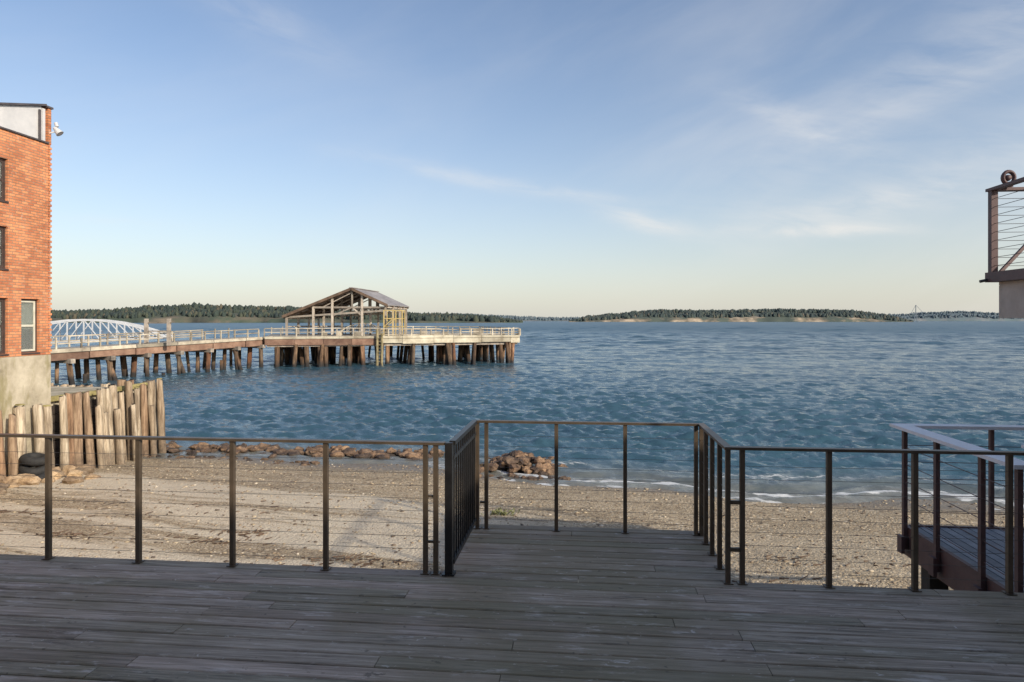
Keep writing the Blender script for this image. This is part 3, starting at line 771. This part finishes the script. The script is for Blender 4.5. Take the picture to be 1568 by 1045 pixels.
gangway('gangway_bridge.001',(-19.2,76.6,3.5),(-14.6,77.4,3.55),.85,1.2,7,.055,mat=M_prail)
g=empty('pier_gate',0); m=MB()
for x,y in ((-30.8,57.5),(-28.9,57.5)): m.bar((x,y,2.7),(x,y,4.95),.26,.26)
m.bar((-31.0,57.5,4.6),(-28.7,57.5,4.6),.12,.12); m.bar((-31.0,57.5,3.9),(-28.7,57.5,3.9),.1,.1)
m.make('gate_frame',[M_plank],g)

# ------------------------------------------------------------------ distant land
def interp(px,pts):
    return np.interp(px,[p[0] for p in pts],[p[1] for p in pts])
def landmass(name,d,prof,haze,th,ntree,bluff):
    ts=np.linspace(prof[0][0],prof[-1][0],400); h=interp(ts,prof)
    rows=[(0,-3,0),(4,1.5,0),(14,0,.28+.1*bluff),(30,0,.42+.12*bluff),(140,0,1),(420,0,1.0),(600,-3,0)]
    V=[]
    nz=np.array([mnoise.noise(Vector((t_*14,d*.01,0))) for t_ in ts]); nz2=np.array([mnoise.noise(Vector((t_*45,d*.01,3))) for t_ in ts])
    land=np.maximum(h-th,1.0)
    for off,z,kf in rows:
        dd=d+off+nz*70+nz2*14
        V.append(np.stack([ts*d*(1+off/d),dd,z+land*kf*(1+.25*nz2*(0<kf<1))],1))
    V=np.concatenate(V)
    t=NT(name+'_ground'); n=t.noise(.012,t.map((1,1,2)),5,.65); zz=t.sep()[2]
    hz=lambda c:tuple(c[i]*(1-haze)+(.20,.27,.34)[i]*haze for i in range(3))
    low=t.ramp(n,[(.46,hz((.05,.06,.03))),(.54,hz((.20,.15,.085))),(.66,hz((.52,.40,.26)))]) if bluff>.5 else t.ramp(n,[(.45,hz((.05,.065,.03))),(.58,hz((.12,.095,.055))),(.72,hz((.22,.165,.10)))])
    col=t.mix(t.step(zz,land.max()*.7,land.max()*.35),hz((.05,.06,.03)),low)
    t.out(col,.95)
    np_mesh(name,V,grid_faces(len(rows),400)[:,::-1],[t.m])
    TT=rng.uniform(prof[0][0],prof[-1][0],ntree); off=rng.choice([0,1],ntree,p=[.35,.65])*rng.uniform(90,330,ntree)+rng.uniform(22 if bluff<.5 else 26,90,ntree)
    hh=interp(TT,prof); lz=np.maximum(hh-th,1.0)
    kf=np.interp(off,[14,30,140,420],[.3,.45,1,1]); z0=lz*kf-1
    dens=np.array([mnoise.noise(Vector((a*60,b*.02,1))) for a,b in zip(TT,off)])
    keep=(dens>-.35)|(off>110); TT,off,hh,z0,dens=[q[keep] for q in (TT,off,hh,z0,dens)]; n=len(TT)
    nzt=np.array([mnoise.noise(Vector((a*14,d*.01,0))) for a in TT])
    dd=d+off+nzt*70; hgt=th*rng.uniform(.6,1.12,n)*np.clip(hh/(th*1.3),.25,1)*(1+.4*dens); rad=hgt*rng.uniform(.26,.55,n)
    k=5; ang=np.arange(k)/k*2*np.pi
    base=np.stack([TT*(d+off),dd,z0],1)
    vs=[]
    for zf_,rf in ((.0,.85),(.38,1.0),(.72,.55)):
        ring=np.stack([np.cos(ang)*rf,np.sin(ang)*rf,np.full(k,zf_)],1)
        jit=rng.uniform(.6,1.25,(n,k,1))
        vs.append(base[:,None]+ring[None]*np.stack([rad,rad,hgt],1)[:,None]*np.concatenate([jit,jit,np.ones_like(jit)],2))
    vs.append((base+np.stack([0*hgt,0*hgt,hgt],1))[:,None])
    VV=np.concatenate(vs,1); m=VV.shape[1]
    f=[]
    for r0 in (0,k):
        for i in range(k): j=(i+1)%k; f+=[(r0+i,r0+j,r0+k+j),(r0+i,r0+k+j,r0+k+i)]
    for i in range(k): f.append((2*k+i,2*k+(i+1)%k,3*k))
    f=np.array(f); FF=f[None]+(np.arange(n)*m)[:,None,None]
    t=NT(name+'_foliage'); r=t.attr()
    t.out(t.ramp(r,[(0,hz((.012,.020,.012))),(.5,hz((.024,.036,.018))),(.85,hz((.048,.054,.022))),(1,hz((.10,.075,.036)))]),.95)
    np_mesh(name+'_trees',VV.reshape(-1,3),FF.reshape(-1,3),[t.m],False,np.repeat(rng.random(n),len(f)))
def PR(d,pts): return [((a-784)/1045,(491-b)/1045*d+4.8) for a,b in pts]
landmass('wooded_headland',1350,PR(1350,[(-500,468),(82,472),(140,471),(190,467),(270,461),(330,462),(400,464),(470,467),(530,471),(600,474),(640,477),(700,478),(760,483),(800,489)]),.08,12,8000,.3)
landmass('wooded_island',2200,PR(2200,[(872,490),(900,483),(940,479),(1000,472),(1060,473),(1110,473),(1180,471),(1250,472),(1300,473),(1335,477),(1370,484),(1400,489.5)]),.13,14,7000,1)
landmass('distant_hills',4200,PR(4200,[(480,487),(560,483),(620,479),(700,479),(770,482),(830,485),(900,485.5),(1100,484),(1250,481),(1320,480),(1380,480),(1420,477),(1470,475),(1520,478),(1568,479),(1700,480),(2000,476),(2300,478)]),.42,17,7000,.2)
cr=empty('harbor_crane',0); m=MB(); x0=1183;y0=2000
for dx in (-5,5):
    m.bar((x0+dx,y0,0),(x0+dx*.35,y0,26),1.6,1.6)
m.bar((x0-5,y0,10),(x0+5,y0,10),1,1);m.bar((x0-3,y0,19),(x0+3,y0,19),1,1); m.bar((x0,y0,24),(x0,y0,50),1.6,1.6); m.bar((x0-14,y0,25),(x0+20,y0,29),1.6,2); m.bar((x0,y0,50),(x0+20,y0,29),.7,.7); m.bar((x0,y0,50),(x0-14,y0,25),.7,.7)
m.make('lattice',[noisy('crane_paint',(.12,.15,.18),(.2,.23,.26),.1,.8)],cr)

# ------------------------------------------------------------------ light
el=math.radians(26); sdir=Vector((.74,-.67,0)).normalized()*math.cos(el)+Vector((0,0,math.sin(el)))
sun=bpy.data.lights.new('sun','SUN'); sun.energy=4.6; sun.angle=math.radians(.9); sun.color=(1,.90,.76)
so=bpy.data.objects.new('sun',sun); S.collection.objects.link(so); so.rotation_euler=sdir.to_track_quat('Z','Y').to_euler(); so.location=(30,-30,40)
w=bpy.data.worlds.new('World'); S.world=w; w.use_nodes=True; wt=w.node_tree
T=NT.__new__(NT); T.t=wt; T.co=None
bg=wt.nodes['Background']
sky=T.n('ShaderNodeTexSky',sky_type='NISHITA'); sky.sun_disc=False; sky.sun_elevation=el; sky.sun_rotation=math.atan2(sdir.x,sdir.y)
sky.air_density=1.0; sky.dust_density=1.2; sky.ozone_density=1.7; sky.altitude=0
dirv=T.n('ShaderNodeTexCoord').outputs['Generated']
x,y,z=T.sep(dirv)
az=T.M('ARCTAN2',x,y); ele=T.M('ARCSINE',z)
ncl=T.noise(1,T.map((9,30,1),vec=T.comb(T.M('ADD',az,T.M('MULTIPLY',ele,.8)),T.M('ADD',ele,T.M('MULTIPLY',az,.12)),0)),6,.6,.4)
ncl2=T.noise(1,T.map((2.2,6,1),loc=(4,2,0),vec=T.comb(az,T.M('ADD',ele,T.M('MULTIPLY',az,-.35)),0)),6,.55,.4)
acc=None
for a0,e0,sa,se,tilt,am in [(-.05,.203,.16,.012,-.16,.5),(.19,.142,.055,.014,-.25,.95),(.43,.119,.085,.008,-.04,1.2),(.39,.262,.09,.02,-.5,.40),(-.36,.40,.12,.03,-.35,.28),(.08,.185,.1,.006,-.15,.35),(-.52,.125,.06,.006,0,.25),(.62,.20,.25,.035,.35,.40),(.62,.33,.3,.06,.5,.40),(.5,.15,.2,.02,.1,.4)]:
    da=T.M('SUBTRACT',az,a0); de=T.M('SUBTRACT',T.M('SUBTRACT',ele,e0),T.M('MULTIPLY',da,tilt))
    q=T.M('ADD',T.M('POWER',T.M('DIVIDE',da,sa),2),T.M('POWER',T.M('DIVIDE',de,se),2))
    g_=T.M('MULTIPLY',T.M('EXPONENT',T.M('MULTIPLY',q,-1)),am); acc=g_ if acc is None else T.M('ADD',acc,g_)
cl=T.M('MULTIPLY',acc,T.step(ncl,.22,.75))
cl=T.M('ADD',cl,T.M('MULTIPLY',T.step(ncl2,.36,.88),T.M('MULTIPLY_ADD',T.step(az,-.2,.5),.32,.16)))
cl=T.M('MULTIPLY',cl,.75,clamp=True)
skc=T.mix(1,sky.outputs[0],(1.02,1.02,1.06),'MULTIPLY')
col=T.mix(cl,skc,(5.9,5.8,5.7))
hz=T.M('EXPONENT',T.M('MULTIPLY',T.M('ABSOLUTE',ele),-6.5))
col=T.mix(T.M('MULTIPLY',hz,.66),col,(5.5,5.35,4.85))
wt.links.new(col,bg.inputs['Color']); bg.inputs['Strength'].default_value=.15

cam=bpy.data.cameras.new('camera'); co=bpy.data.objects.new('camera',cam); S.collection.objects.link(co)
co.location=(0,0,4.8); co.rotation_euler=(math.radians(90),0,0); cam.lens=24; cam.sensor_width=36; cam.shift_y=-.0201; cam.clip_end=30000; cam.clip_start=.05
S.camera=co
S.view_settings.view_transform='Standard'; S.view_settings.look='None'; S.view_settings.exposure=0
